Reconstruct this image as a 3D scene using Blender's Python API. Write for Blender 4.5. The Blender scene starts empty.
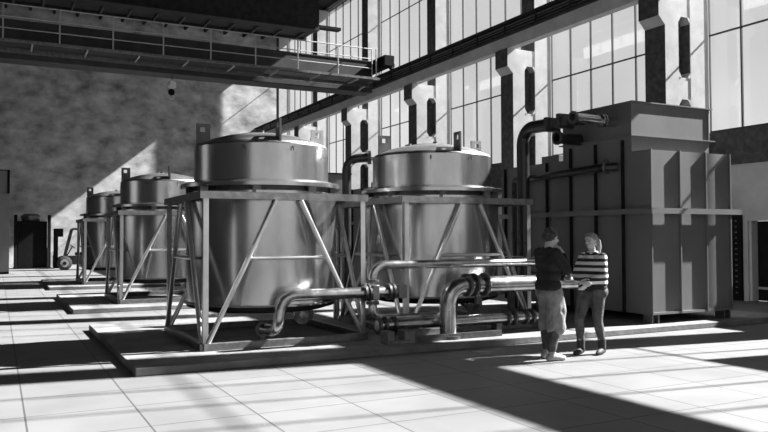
import bpy, bmesh, math, random
from mathutils import Vector, Matrix
random.seed(7)
PI = math.pi
S = bpy.context.scene
C = S.collection

# ------------------------------------------------------------------ camera
F_PX = 747.83
cam_d = bpy.data.cameras.new('camera')
cam = bpy.data.objects.new('camera', cam_d)
C.objects.link(cam)
cam_d.sensor_width = 36.0
cam_d.lens = 36.0 * F_PX / 768.0
cam_d.clip_start = 0.05
cam_d.clip_end = 500
cam.matrix_world = Matrix(((0.88820002, -0.00982794, -0.45935186, 0.0),
                           (-0.45944534, -0.02611834, -0.88782195, 0.0),
                           (-0.00327205, 0.99961055, -0.02771371, 1.65),
                           (0, 0, 0, 1)))
S.camera = cam

# ------------------------------------------------------------------ view
S.view_settings.view_transform = 'Standard'
S.view_settings.look = 'None'
S.view_settings.gamma = 1.0
S.view_settings.use_curve_mapping = False
S.view_settings.exposure = 0.0

# ------------------------------------------------------------------ sky
W = bpy.data.worlds.new('sky')
S.world = W
W.use_nodes = True
nt = W.node_tree
nt.nodes.clear()
out = nt.nodes.new('ShaderNodeOutputWorld')
bg = nt.nodes.new('ShaderNodeBackground')
tc = nt.nodes.new('ShaderNodeTexCoord')
nz = nt.nodes.new('ShaderNodeTexNoise')
nz.inputs['Scale'].default_value = 2.6
nz.inputs['Detail'].default_value = 5
rp = nt.nodes.new('ShaderNodeValToRGB')
rp.color_ramp.elements[0].position = 0.40
rp.color_ramp.elements[0].color = (0.58, 0.58, 0.58, 1)
rp.color_ramp.elements[1].position = 0.66
rp.color_ramp.elements[1].color = (0.76, 0.76, 0.76, 1)
nt.links.new(tc.outputs['Generated'], nz.inputs['Vector'])
nt.links.new(nz.outputs['Fac'], rp.inputs['Fac'])
nt.links.new(rp.outputs['Color'], bg.inputs['Color'])
bg.inputs['Strength'].default_value = 1.35
nt.links.new(bg.outputs['Background'], out.inputs['Surface'])

# ------------------------------------------------------------------ sun through the tall windows
SUN_K, SUN_C = 0.14, 0.82
sd = bpy.data.lights.new('sun', 'SUN')
sd.energy = 36.0
sd.angle = math.radians(0.55)
so = bpy.data.objects.new('sun', sd)
C.objects.link(so)
so.location = (40, -6, 30)
so.rotation_euler = Vector((-1, SUN_K, -SUN_C)).to_track_quat('-Z', 'Y').to_euler()


# ------------------------------------------------------------------ materials
def M(name, base, rough=0.6, metal=0.0, var=0.0, vscale=3.0, bump=0.0, bscale=30.0, rvar=0.0, stretch=(1, 1, 1), spec=0.5):
    m = bpy.data.materials.new(name)
    m.use_nodes = True
    t = m.node_tree
    b = t.nodes['Principled BSDF']
    b.inputs['Base Color'].default_value = (base, base, base, 1)
    b.inputs['Roughness'].default_value = rough
    b.inputs['Metallic'].default_value = metal
    b.inputs['Specular IOR Level'].default_value = spec
    tcn = t.nodes.new('ShaderNodeTexCoord')
    mp = t.nodes.new('ShaderNodeMapping')
    mp.inputs['Scale'].default_value = stretch
    t.links.new(tcn.outputs['Object'], mp.inputs['Vector'])
    if var > 0 or rvar > 0:
        n = t.nodes.new('ShaderNodeTexNoise')
        n.inputs['Scale'].default_value = vscale
        n.inputs['Detail'].default_value = 7
        n.inputs['Roughness'].default_value = 0.62
        t.links.new(mp.outputs['Vector'], n.inputs['Vector'])
        if var > 0:
            r = t.nodes.new('ShaderNodeValToRGB')
            lo, hi = max(base * (1 - var), 0.001), min(base * (1 + var), 0.95)
            r.color_ramp.elements[0].position = 0.3
            r.color_ramp.elements[1].position = 0.7
            r.color_ramp.elements[0].color = (lo, lo, lo, 1)
            r.color_ramp.elements[1].color = (hi, hi, hi, 1)
            t.links.new(n.outputs['Fac'], r.inputs['Fac'])
            t.links.new(r.outputs['Color'], b.inputs['Base Color'])
        if rvar > 0:
            mr = t.nodes.new('ShaderNodeMapRange')
            mr.inputs['To Min'].default_value = max(rough - rvar, 0.05)
            mr.inputs['To Max'].default_value = min(rough + rvar, 1)
            t.links.new(n.outputs['Fac'], mr.inputs['Value'])
            t.links.new(mr.outputs['Result'], b.inputs['Roughness'])
    if bump > 0:
        n2 = t.nodes.new('ShaderNodeTexNoise')
        n2.inputs['Scale'].default_value = bscale
        n2.inputs['Detail'].default_value = 6
        t.links.new(mp.outputs['Vector'], n2.inputs['Vector'])
        bp = t.nodes.new('ShaderNodeBump')
        bp.inputs['Strength'].default_value = bump
        bp.inputs['Distance'].default_value = 0.02
        t.links.new(n2.outputs['Fac'], bp.inputs['Height'])
        t.links.new(bp.outputs['Normal'], b.inputs['Normal'])
    return m


MAT = {
    'steel': M('brushed_steel', 0.56, 0.22, 0.97, 0.16, 2.2, 0.03, 60, 0.06, (1, 1, 0.35)),
    'steel_lid': M('lid_steel', 0.55, 0.30, 0.9, 0.15, 3.0, 0.05, 40, 0.08),
    'frame': M('grey_frame_steel', 0.17, 0.42, 0.6, 0.35, 9, 0.08, 60, 0.1),
    'brace': M('bright_tube', 0.55, 0.3, 0.9, 0.12, 5, 0.0, 60, 0.05),
    'pipe': M('polished_pipe', 0.45, 0.24, 0.95, 0.35, 7, 0.1, 40, 0.1),
    'dark_pipe': M('dark_painted_pipe', 0.03, 0.3, 0.3, 0.3, 6, 0.05, 40, 0.1),
    'flange': M('dark_flange', 0.10, 0.42, 0.7, 0.4, 12, 0.1, 60),
    'box': M('painted_sheet_steel', 0.145, 0.5, 0.0, 0.14, 1.6, 0.0, 18, 0.0, (1, 1, 0.5)),
    'lug': M('lug_plate', 0.10, 0.5, 0.5, 0.3, 9),
    'black': M('black_steel', 0.01, 0.85, 0.0, 0.3, 5, spec=0.15),
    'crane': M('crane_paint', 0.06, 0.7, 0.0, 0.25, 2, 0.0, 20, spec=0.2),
    'rail': M('handrail', 0.45, 0.4, 0.3, 0.1, 8),
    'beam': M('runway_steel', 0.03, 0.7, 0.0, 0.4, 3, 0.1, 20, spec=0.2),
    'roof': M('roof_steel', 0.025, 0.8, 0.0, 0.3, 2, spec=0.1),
    'white_concrete': M('whitewashed_concrete', 0.49, 0.9, 0.0, 0.16, 2.2, 0.08, 14),
    'lower_wall': M('grey_concrete', 0.48, 0.9, 0.0, 0.16, 1.2, 0.1, 10),
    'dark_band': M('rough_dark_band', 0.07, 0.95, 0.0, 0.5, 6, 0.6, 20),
    'back': M('weathered_wall', 0.46, 0.95, 0.0, 0.60, 0.9, 0.1, 7, 0.0, (1, 1, 1.4)),
    'left': M('left_wall', 0.12, 0.95, 0.0, 0.3, 0.6),
    'plinth': M('plinth_concrete', 0.16, 0.9, 0.0, 0.35, 2.2, 0.3, 18),
    'mullion': M('window_mullion', 0.03, 0.5, 0.2),
    'rubber': M('rubber', 0.02, 0.8),
    'skin': M('skin', 0.46, 0.5, 0.0, 0.08, 20),
    'hair_dark': M('dark_curly_hair', 0.05, 0.4, 0.0, 0.6, 60, 1.0, 70),
    'hair_light': M('fair_hair', 0.22, 0.42, 0.0, 0.5, 40, 0.8, 60, 0.0, (1, 1, 0.2)),
    'sweater_dark': M('black_sweater', 0.012, 0.85, 0.0, 0.4, 14, 0.5, 22),
    'trousers': M('faded_trousers', 0.22, 0.85, 0.0, 0.4, 9, 0.9, 16),
    'jeans': M('dark_jeans', 0.06, 0.75, 0.0, 0.6, 9, 0.6, 18),
    'shoe': M('tan_shoe', 0.28, 0.5, 0.0, 0.3, 20),
    'boot': M('black_boot', 0.02, 0.7, 0.0, 0.3, 20),
    'lip': M('lips', 0.22, 0.4),
    'eye': M('eye_dark', 0.03, 0.25),
    'cabinet': M('grey_cabinet', 0.22, 0.5, 0.0, 0.12, 2),
    'block': M('concrete_block', 0.16, 0.9, 0.0, 0.3, 8, 0.4, 30),
    'fork_body': M('forklift_paint', 0.05, 0.5, 0.0, 0.3, 4),
    'plate': M('bright_plate', 0.7, 0.5),
}


def floor_material():
    m = bpy.data.materials.new('floor_tiles')
    m.use_nodes = True
    t = m.node_tree
    b = t.nodes['Principled BSDF']
    tcn = t.nodes.new('ShaderNodeTexCoord')
    mp = t.nodes.new('ShaderNodeMapping')
    mp.inputs['Location'].default_value = (-0.245, -8.557, 0)
    t.links.new(tcn.outputs['Object'], mp.inputs['Vector'])
    br = t.nodes.new('ShaderNodeTexBrick')
    br.offset = 0.0
    br.squash = 1.0
    br.inputs['Scale'].default_value = 1.0
    br.inputs['Brick Width'].default_value = 0.966
    br.inputs['Row Height'].default_value = 0.88
    br.inputs['Mortar Size'].default_value = 0.010
    br.inputs['Mortar Smooth'].default_value = 0.3
    br.inputs['Color1'].default_value = (0.148, 0.148, 0.148, 1)
    br.inputs['Color2'].default_value = (0.162, 0.162, 0.162, 1)
    br.inputs['Mortar'].default_value = (0.06, 0.06, 0.06, 1)
    t.links.new(mp.outputs['Vector'], br.inputs['Vector'])
    n = t.nodes.new('ShaderNodeTexNoise')
    n.inputs['Scale'].default_value = 1.1
    n.inputs['Detail'].default_value = 8
    t.links.new(tcn.outputs['Object'], n.inputs['Vector'])
    r = t.nodes.new('ShaderNodeValToRGB')
    r.color_ramp.elements[0].position = 0.32
    r.color_ramp.elements[0].color = (0.84, 0.84, 0.84, 1)
    r.color_ramp.elements[1].position = 0.62
    r.color_ramp.elements[1].color = (1.03, 1.03, 1.03, 1)
    t.links.new(n.outputs['Fac'], r.inputs['Fac'])
    mx = t.nodes.new('ShaderNodeMix')
    mx.data_type = 'RGBA'
    mx.blend_type = 'MULTIPLY'
    mx.inputs[0].default_value = 1.0
    t.links.new(br.outputs['Color'], mx.inputs[6])
    t.links.new(r.outputs['Color'], mx.inputs[7])
    t.links.new(mx.outputs[2], b.inputs['Base Color'])
    b.inputs['Roughness'].default_value = 0.62
    b.inputs['Specular IOR Level'].default_value = 0.35
    return m


def glass_material():
    m = bpy.data.materials.new('window_glass')
    m.use_nodes = True
    t = m.node_tree
    t.nodes.clear()
    o = t.nodes.new('ShaderNodeOutputMaterial')
    tr = t.nodes.new('ShaderNodeBsdfTransparent')
    tr.inputs['Color'].default_value = (0.9, 0.9, 0.9, 1)
    gl = t.nodes.new('ShaderNodeBsdfGlossy')
    gl.inputs['Roughness'].default_value = 0.05
    gl.inputs['Color'].default_value = (0.8, 0.8, 0.8, 1)
    mx = t.nodes.new('ShaderNodeMixShader')
    mx.inputs['Fac'].default_value = 0.05
    t.links.new(tr.outputs[0], mx.inputs[1])
    t.links.new(gl.outputs[0], mx.inputs[2])
    t.links.new(mx.outputs[0], o.inputs['Surface'])
    return m


def stripe_material():
    m = bpy.data.materials.new('striped_knit')
    m.use_nodes = True
    t = m.node_tree
    b = t.nodes['Principled BSDF']
    tcn = t.nodes.new('ShaderNodeTexCoord')
    sp = t.nodes.new('ShaderNodeSeparateXYZ')
    t.links.new(tcn.outputs['Object'], sp.inputs[0])
    ad = t.nodes.new('ShaderNodeMath'); ad.operation = 'MULTIPLY_ADD'
    ad.inputs[1].default_value = 1 / 0.088
    ad.inputs[2].default_value = 0.32
    t.links.new(sp.outputs['Z'], ad.inputs[0])
    fr = t.nodes.new('ShaderNodeMath'); fr.operation = 'FRACT'
    t.links.new(ad.outputs[0], fr.inputs[0])
    r = t.nodes.new('ShaderNodeValToRGB')
    r.color_ramp.interpolation = 'CONSTANT'
    r.color_ramp.elements[0].color = (0.015, 0.015, 0.015, 1)
    r.color_ramp.elements[1].position = 0.5
    r.color_ramp.elements[1].color = (0.62, 0.62, 0.62, 1)
    t.links.new(fr.outputs[0], r.inputs['Fac'])
    t.links.new(r.outputs['Color'], b.inputs['Base Color'])
    b.inputs['Roughness'].default_value = 0.9
    n2 = t.nodes.new('ShaderNodeTexNoise')
    n2.inputs['Scale'].default_value = 25
    t.links.new(tcn.outputs['Object'], n2.inputs['Vector'])
    bp = t.nodes.new('ShaderNodeBump')
    bp.inputs['Strength'].default_value = 0.5
    bp.inputs['Distance'].default_value = 0.02
    t.links.new(n2.outputs['Fac'], bp.inputs['Height'])
    t.links.new(bp.outputs['Normal'], b.inputs['Normal'])
    return m


MAT['floor'] = floor_material()
MAT['glass'] = glass_material()
MAT['stripes'] = stripe_material()


# ------------------------------------------------------------------ mesh helpers
class MB:
    def __init__(s):
        s.bm = bmesh.new()

    def box(s, x0, x1, y0, y1, z0, z1):
        v = [s.bm.verts.new(p) for p in ((x0, y0, z0), (x1, y0, z0), (x1, y1, z0), (x0, y1, z0),
                                         (x0, y0, z1), (x1, y0, z1), (x1, y1, z1), (x0, y1, z1))]
        for f in ((3, 2, 1, 0), (4, 5, 6, 7), (0, 1, 5, 4), (1, 2, 6, 5), (2, 3, 7, 6), (3, 0, 4, 7)):
            s.bm.faces.new([v[i] for i in f])
        return s

    def bar(s, p, q, w, h=None, up=(0, 0, 1)):
        h = w if h is None else h
        p, q = Vector(p), Vector(q)
        d = (q - p).normalized()
        u = Vector(up)
        if abs(d.dot(u)) > 0.98:
            u = Vector((0, 1, 0))
        a = d.cross(u).normalized()
        b = a.cross(d).normalized()
        v = []
        for c in (p, q):
            for sa, sb in ((-1, -1), (1, -1), (1, 1), (-1, 1)):
                v.append(s.bm.verts.new(c + a * sa * w / 2 + b * sb * h / 2))
        for f in ((3, 2, 1, 0), (4, 5, 6, 7), (0, 1, 5, 4), (1, 2, 6, 5), (2, 3, 7, 6), (3, 0, 4, 7)):
            s.bm.faces.new([v[i] for i in f])
        return s

    def prism(s, poly, axis, a0, a1):
        # poly: 2D points in the two other axes (in x,y,z order), extruded along axis from a0 to a1
        def P(u, w, t):
            return {'x': (t, u, w), 'y': (u, t, w), 'z': (u, w, t)}[axis]
        A = [s.bm.verts.new(P(u, w, a0)) for u, w in poly]
        B = [s.bm.verts.new(P(u, w, a1)) for u, w in poly]
        n = len(poly)
        s.bm.faces.new(A[::-1])
        s.bm.faces.new(B)
        for i in range(n):
            s.bm.faces.new((A[i], A[(i + 1) % n], B[(i + 1) % n], B[i]))
        return s

    def tube(s, pts, r, bend=0.0, seg=20, hollow=0.0):
        pts = [Vector(p) for p in pts]
        path = [pts[0]]
        for i in range(1, len(pts) - 1):
            if bend <= 0:
                path.append(pts[i]); continue
            a = (pts[i - 1] - pts[i]); b = (pts[i + 1] - pts[i])
            ang = a.angle(b)
            t = min(bend / math.tan(ang / 2), a.length * 0.49, b.length * 0.49)
            rr = t * math.tan(ang / 2)
            a.normalize(); b.normalize()
            cdir = (a + b).normalized()
            cen = pts[i] + cdir * (rr / math.sin(ang / 2))
            p0 = pts[i] + a * t - cen
            p1 = pts[i] + b * t - cen
            tot = p0.angle(p1)
            ax = p0.cross(p1).normalized()
            n = 9
            for k in range(n + 1):
                path.append(cen + Matrix.Rotation(tot * k / n, 3, ax) @ p0)
        path.append(pts[-1])
        d0 = (path[1] - path[0]).normalized()
        u = d0.orthogonal().normalized()
        rings = []
        for i, p in enumerate(path):
            if i == 0:
                d = d0
            elif i == len(path) - 1:
                d = (path[i] - path[i - 1]).normalized()
            else:
                d = ((path[i + 1] - path[i]).normalized() + (path[i] - path[i - 1]).normalized()).normalized()
            u = (u - d * u.dot(d)).normalized()
            w = d.cross(u)
            rings.append([s.bm.verts.new(p + (u * math.cos(2 * PI * k / seg) + w * math.sin(2 * PI * k / seg)) * r) for k in range(seg)])
        for i in range(len(rings) - 1):
            for k in range(seg):
                s.bm.faces.new((rings[i][k], rings[i][(k + 1) % seg], rings[i + 1][(k + 1) % seg], rings[i + 1][k]))
        def cap(ring, p, d, flip):
            if hollow > 0:
                inner = [s.bm.verts.new(p + (v.co - p) * (1 - hollow)) for v in ring]
                deep = [s.bm.verts.new(v.co - d * r * 1.6) for v in inner]
                for k in range(seg):
                    q = (ring[k], ring[(k + 1) % seg], inner[(k + 1) % seg], inner[k])
                    s.bm.faces.new(q[::-1] if flip else q)
                    q = (inner[k], inner[(k + 1) % seg], deep[(k + 1) % seg], deep[k])
                    s.bm.faces.new(q[::-1] if flip else q)
                s.bm.faces.new(deep if not flip else deep[::-1])
            else:
                s.bm.faces.new(ring[::-1] if flip else ring)
        cap(rings[0], path[0], -d0, True)
        cap(rings[-1], path[-1], (path[-1] - path[-2]).normalized(), False)
        return s

    def lathe(s, prof, cen=(0, 0, 0), axis=(0, 0, 1), seg=64):
        # prof: list of (radius, height) from start to end; closes on the axis
        ax = Vector(axis).normalized()
        u = ax.orthogonal().normalized()
        w = ax.cross(u)
        cen = Vector(cen)
        rings = []
        for r, h in prof:
            if r < 1e-5:
                rings.append([s.bm.verts.new(cen + ax * h)])
            else:
                rings.append([s.bm.verts.new(cen + ax * h + (u * math.cos(2 * PI * k / seg) + w * math.sin(2 * PI * k / seg)) * r) for k in range(seg)])
        for i in range(len(rings) - 1):
            A, B = rings[i], rings[i + 1]
            for k in range(seg):
                k2 = (k + 1) % seg
                if len(A) == 1 and len(B) == 1:
                    continue
                if len(A) == 1:
                    s.bm.faces.new((A[0], B[k2], B[k]))
                elif len(B) == 1:
                    s.bm.faces.new((A[k], A[k2], B[0]))
                else:
                    s.bm.faces.new((A[k], A[k2], B[k2], B[k]))
        return s

    def ring(s, cen, axis, r0, r1, t, seg=32):
        # flange ring, r0 inner, r1 outer, thickness t centred on cen
        return s.lathe([(r0, -t / 2), (r1, -t / 2), (r1, t / 2), (r0, t / 2), (r0, -t / 2)], cen, axis, seg)

    def build(s, name, mat, parent=None, smooth=40, bevel=0.0):
        bm = s.bm
        bmesh.ops.recalc_face_normals(bm, faces=bm.faces[:])
        if parent is not None:
            p = parent
            off = Vector((0, 0, 0))
            while p is not None:
                if not p.get('local'):
                    off += p.location
                p = p.parent
        else:
            co = [v.co for v in bm.verts]
            off = Vector(((min(c.x for c in co) + max(c.x for c in co)) / 2, (min(c.y for c in co) + max(c.y for c in co)) / 2, min(c.z for c in co)))
        bmesh.ops.translate(bm, verts=bm.verts[:], vec=-off)
        me = bpy.data.meshes.new(name)
        bm.to_mesh(me)
        bm.free()
        for p in me.polygons:
            p.use_smooth = True
        me.set_sharp_from_angle(angle=math.radians(smooth))
        me.materials.append(mat)
        o = bpy.data.objects.new(name, me)
        C.objects.link(o)
        if parent is not None:
            o.parent = parent
        else:
            o.location = off
        if bevel > 0:
            b = o.modifiers.new('bevel', 'BEVEL')
            b.width = bevel
            b.segments = 2
            b.limit_method = 'ANGLE'
        return o


def tag(o, label, cat, group=None):
    o['label'] = label
    o['category'] = cat
    if group:
        o['group'] = group
    return o


def thing(name, label, cat, loc, group=None):
    o = bpy.data.objects.new(name, None)
    o.empty_display_size = 0.2
    C.objects.link(o)
    o.location = loc
    return tag(o, label, cat, group)


def struct(o):
    o['kind'] = 'structure'
    return o


KIDS = {}


def copy_tree(o, parent=None):
    c = o.copy()
    C.objects.link(c)
    if parent is not None:
        c.parent = parent
    for ch in [x for x in bpy.data.objects if x.parent == o]:
        copy_tree(ch, c)
    return c


# ================================================================== THE HALL
COLS = [-5.67, 0.75, 7.18, 13.62, 20.0, 26.43, 32.8, 39.35, 45.9]
CW = 0.67
CW_END = 0.47          # the corner column is slimmer
XW = 16.8
SILL, HEAD, ROOF = 4.37, 14.62, 14.85
Y_REAR, Y_BACK, Y_BAY = -7.0, 46.98, 46.98
X_LEFT = -9.0

f = MB().box(X_LEFT - .3, 17.3, Y_REAR - .3, Y_BACK + .3, -0.3, 0).build('floor', MAT['floor'])
# keep tile coordinates in world space
f.data.transform(Matrix.Translation(f.location)); f.location = (0, 0, 0)
struct(f)

DOOR_Y0, DOOR_Y1, DOOR_H = 10.2, 12.53, 2.02
w = MB()
w.box(XW, XW + .4, Y_REAR, DOOR_Y0, 0, 3.47).box(XW, XW + .4, DOOR_Y1, Y_BACK, 0, 3.47).box(XW, XW + .4, DOOR_Y0, DOOR_Y1, DOOR_H, 3.47)
struct(w.build('wall_right', MAT['lower_wall']))
struct(MB().box(XW - .03, XW + .4, Y_REAR, Y_BAY, 3.47, SILL).build('trim_1', MAT['dark_band']))
struct(MB().box(XW - .02, XW + .4, Y_REAR, Y_BACK, HEAD, ROOF).build('trim_2', MAT['lower_wall']))
struct(MB().box(XW - .012, XW + .01, 13.5, Y_BAY, 2.86, 2.89).build('trim_3', MAT['dark_band']))

d = struct(MB().box(XW + .28, XW + .36, DOOR_Y0, DOOR_Y1, 0.01, DOOR_H - .01).build('door_1', MAT['black']))
MB().box(XW + .22, XW + .28, DOOR_Y0 + .1, DOOR_Y1 - .1, .30, .36).build('push_rail', MAT['rail'], d)
MB().box(XW + .05, XW + .28, DOOR_Y1 - .07, DOOR_Y1 - .002, 0.01, DOOR_H - .01).build('door_frame', MAT['lower_wall'], d)

struct(MB().box(X_LEFT, XW, Y_BACK, Y_BACK + .3, 0, ROOF).build('wall_back', MAT['back']))
GY0, GY1, GH = 18.0, 23.0, 11.0        # daylight opening in the left wall
struct(MB().box(X_LEFT - .3, X_LEFT, Y_REAR, GY0, 0, ROOF).box(X_LEFT - .3, X_LEFT, GY1, Y_BACK, 0, ROOF).box(X_LEFT - .3, X_LEFT, GY0, GY1, GH, ROOF).box(X_LEFT - .3, X_LEFT, GY0, GY1, 0, 1).build('wall_left', MAT['left']))
struct(MB().box(X_LEFT, 17.2, Y_REAR - .3, Y_REAR, 0, .5).box(X_LEFT, 17.2, Y_REAR - .3, Y_REAR, 13.8, ROOF).build('wall_front', MAT['left']))
def glazing(name, horiz, a0, a1, c, z0, z1, n):
    fr = MB()
    B = (lambda p0, p1, q, r: fr.box(p0, p1, c - .03, c + .03, q, r)) if horiz else (lambda p0, p1, q, r: fr.box(c - .03, c + .03, p0, p1, q, r))
    for k in range(n + 1):
        u = a0 + .03 + (a1 - a0 - .06) * k / n
        B(u - .03, u + .03, z0, z1)
    for z in (z0 + .03, (z0 + z1) / 2, z1 - .03):
        B(a0, a1, z - .03, z + .03)
    o = struct(fr.build(name, MAT['mullion']))
    (MB().box(a0, a1, c - .003, c + .003, z0, z1) if horiz else MB().box(c - .003, c + .003, a0, a1, z0, z1)).build('pane', MAT['glass'], o)
glazing('window_20', True, X_LEFT, 16.8, Y_REAR - .15, .5, 13.8, 20)  # unseen glazing added behind the camera to lift shadows and near faces
glazing('window_21', False, GY0, GY1, X_LEFT - .15, 1, GH, 5)
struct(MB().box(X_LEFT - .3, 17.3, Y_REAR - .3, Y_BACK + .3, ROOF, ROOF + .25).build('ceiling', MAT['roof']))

# roof purlins and cross girders
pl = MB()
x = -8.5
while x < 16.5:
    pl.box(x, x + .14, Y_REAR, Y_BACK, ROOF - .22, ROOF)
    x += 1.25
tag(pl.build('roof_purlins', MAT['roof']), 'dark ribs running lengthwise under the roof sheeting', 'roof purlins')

# windows of the right wall, one per bay
for i in range(len(COLS)):
    y0 = COLS[i] + (CW_END if i == len(COLS) - 1 else CW)
    y1 = COLS[i + 1] if i + 1 < len(COLS) else Y_BAY
    if y1 - y0 < .2:
        continue
    fr = MB()
    n = 6 if y1 - y0 > 2 else 1
    for k in range(n + 1):
        yy = y0 + .012 + (y1 - y0 - .024) * k / n
        hw = .012 if k in (0, n) else .022
        fr.box(XW + .02, XW + .07, yy - hw, yy + hw, SILL, HEAD)
    for z, hz in ((SILL + .03, .024), (6.98, .022), (12.27, .016), (HEAD - .04, .024)):
        fr.box(XW + .025, XW + .065, y0, y1, z - hz, z + hz)
    win = struct(fr.build('window_%d' % (i + 1), MAT['mullion']))
    MB().box(XW + .04, XW + .046, y0, y1, SILL, HEAD).build('pane', MAT['glass'], win)
    if i == 1:     # unseen panel added beside the camera to cast a shadow patch on the floor
        MB().box(XW + .05, XW + .075, y0, 5.75, SILL, 6.98).build('shadow_panel', MAT['cabinet'], win)

# columns
NAMES = {3: 'nearest whole white concrete column, rising just behind the big dark cooler box',
         4: 'white slotted concrete column behind the tall dark bent pipe',
         5: 'white slotted concrete column rising behind the left side of the second large tank',
         6: 'white slotted concrete column seen between the two large tanks',
         7: 'slim far concrete column standing over the right rim of the nearest tank',
         8: 'farthest concrete column, in the corner beside the far wall',
         2: 'concrete column right of the picture, nearer than the big box',
         1: 'concrete column level with the camera by the window wall',
         0: 'concrete column in the rear corner by the window wall'}


def octo(x0, x1, z0, z1, c):
    return [(x0, z0 + c), (x0 + c * .7, z0), (x1 - c * .7, z0), (x1, z0 + c), (x1, z1 - c), (x1 - c * .7, z1), (x0 + c * .7, z1), (x0, z1 - c)]


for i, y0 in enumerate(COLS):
    m = MB()
    y1 = y0 + (CW_END if i == len(COLS) - 1 else CW)
    dp = y1 - y0 - .05
    m.box(15.2, 15.68, y0, y1, 0, 7.9)
    m.box(16.12, XW, y0, y1, 0, HEAD)
    m.box(15.68, 16.12, y0 + dp, y1, 0, 7.9)
    # fillers between the slots on the near side, slots have chamfered ends
    edges = [0, 1.35, 3.0, 3.6, 5.2, 5.77, 7.37, 7.9]
    for a, b in ((0, 1.35), (3.0, 3.6), (5.2, 5.77), (7.37, 7.9)):
        m.box(15.68, 16.12, y0 + .014, y0 + dp, a, b)
    c = .16
    for z0, z1 in ((1.35, 3.0), (3.6, 5.2), (5.77, 7.37)):
        for xa, xb in ((15.68, 15.68 + c * .7), (16.12, 16.12 - c * .7)):
            m.prism([(xa, z0), (xb, z0), (xa, z0 + c)], 'y', y0 + .002, y0 + dp)
            m.prism([(xa, z1), (xb, z1), (xa, z1 - c)], 'y', y0 + .002, y0 + dp)
    m.prism([(15.2, 7.08), (15.2, 7.9), (14.98, 7.9), (14.98, 7.30)], 'y', y0, y1)
    col = m.build('concrete_column', MAT['white_concrete'], smooth=20)
    hf_ = MB().box(15.188, 15.2, y0, y1, 0, 7.08).box(14.968, 14.98, y0, y1, 7.30, 7.9)  # shade of the hall-facing sides put in as thin dark panels
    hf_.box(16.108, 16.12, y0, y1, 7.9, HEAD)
    hf_.build('shaded_face', MAT['dark_band'], col)
    ln = MB()  # shade inside the slots put in as dark back and side panels
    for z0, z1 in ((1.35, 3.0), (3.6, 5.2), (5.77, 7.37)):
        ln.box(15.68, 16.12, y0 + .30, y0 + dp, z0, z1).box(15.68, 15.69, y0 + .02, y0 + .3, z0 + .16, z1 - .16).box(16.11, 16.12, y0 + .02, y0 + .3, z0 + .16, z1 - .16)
    ln.build('slot_shade', MAT['dark_band'], col)
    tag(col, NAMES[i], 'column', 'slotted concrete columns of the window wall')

# crane runway along the window wall
r = thing('crane_runway', 'long dark crane rail girder running along the columns', 'crane rail', (15.05, 16.7, 7.9))
MB().box(15.0, 15.06, Y_REAR, Y_BAY, 8.36, 8.69).box(14.84, 15.22, Y_REAR, Y_BAY, 8.69, 8.75).box(14.84, 15.22, Y_REAR, Y_BAY, 8.3, 8.36).build('steel_girder', MAT['beam'], r)
MB().box(15.0, 15.07, Y_REAR, Y_BAY, 8.75, 8.84).build('rail', MAT['frame'], r)
MB().box(15.02, 15.3, Y_REAR, Y_BAY, 7.9, 8.3).build('concrete_beam', MAT['white_concrete'], r)
for z, rr in ((8.42, .03), (8.52, .022), (8.61, .03)):
    MB().tube([(14.93, Y_REAR, z), (14.93, Y_BAY, z)], rr, seg=8).build('conduit', MAT['frame'], r)
y = 4.0
while y < 46:
    MB().box(14.88, 15.0, y, y + .05, 8.36, 8.69).build('stiffener', MAT['beam'], r)
    y += 1.6

# ================================================================== PLINTHS
PL = [(9.25, 'low concrete plinth under the two nearest tanks and the big box'),
      (17.45, 'second low concrete plinth, under the tank behind the nearest one'),
      (25.65, 'far low concrete plinth, under the smallest tank beside the forklift')]
for y0, lab in PL:
    m = MB().box(1.47, 13.6, y0, y0 + 5.05, 0, 0.1)
    tag(m.build('equipment_plinth', MAT['plinth'], bevel=.012), lab, 'plinth', 'equipment plinths')


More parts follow.
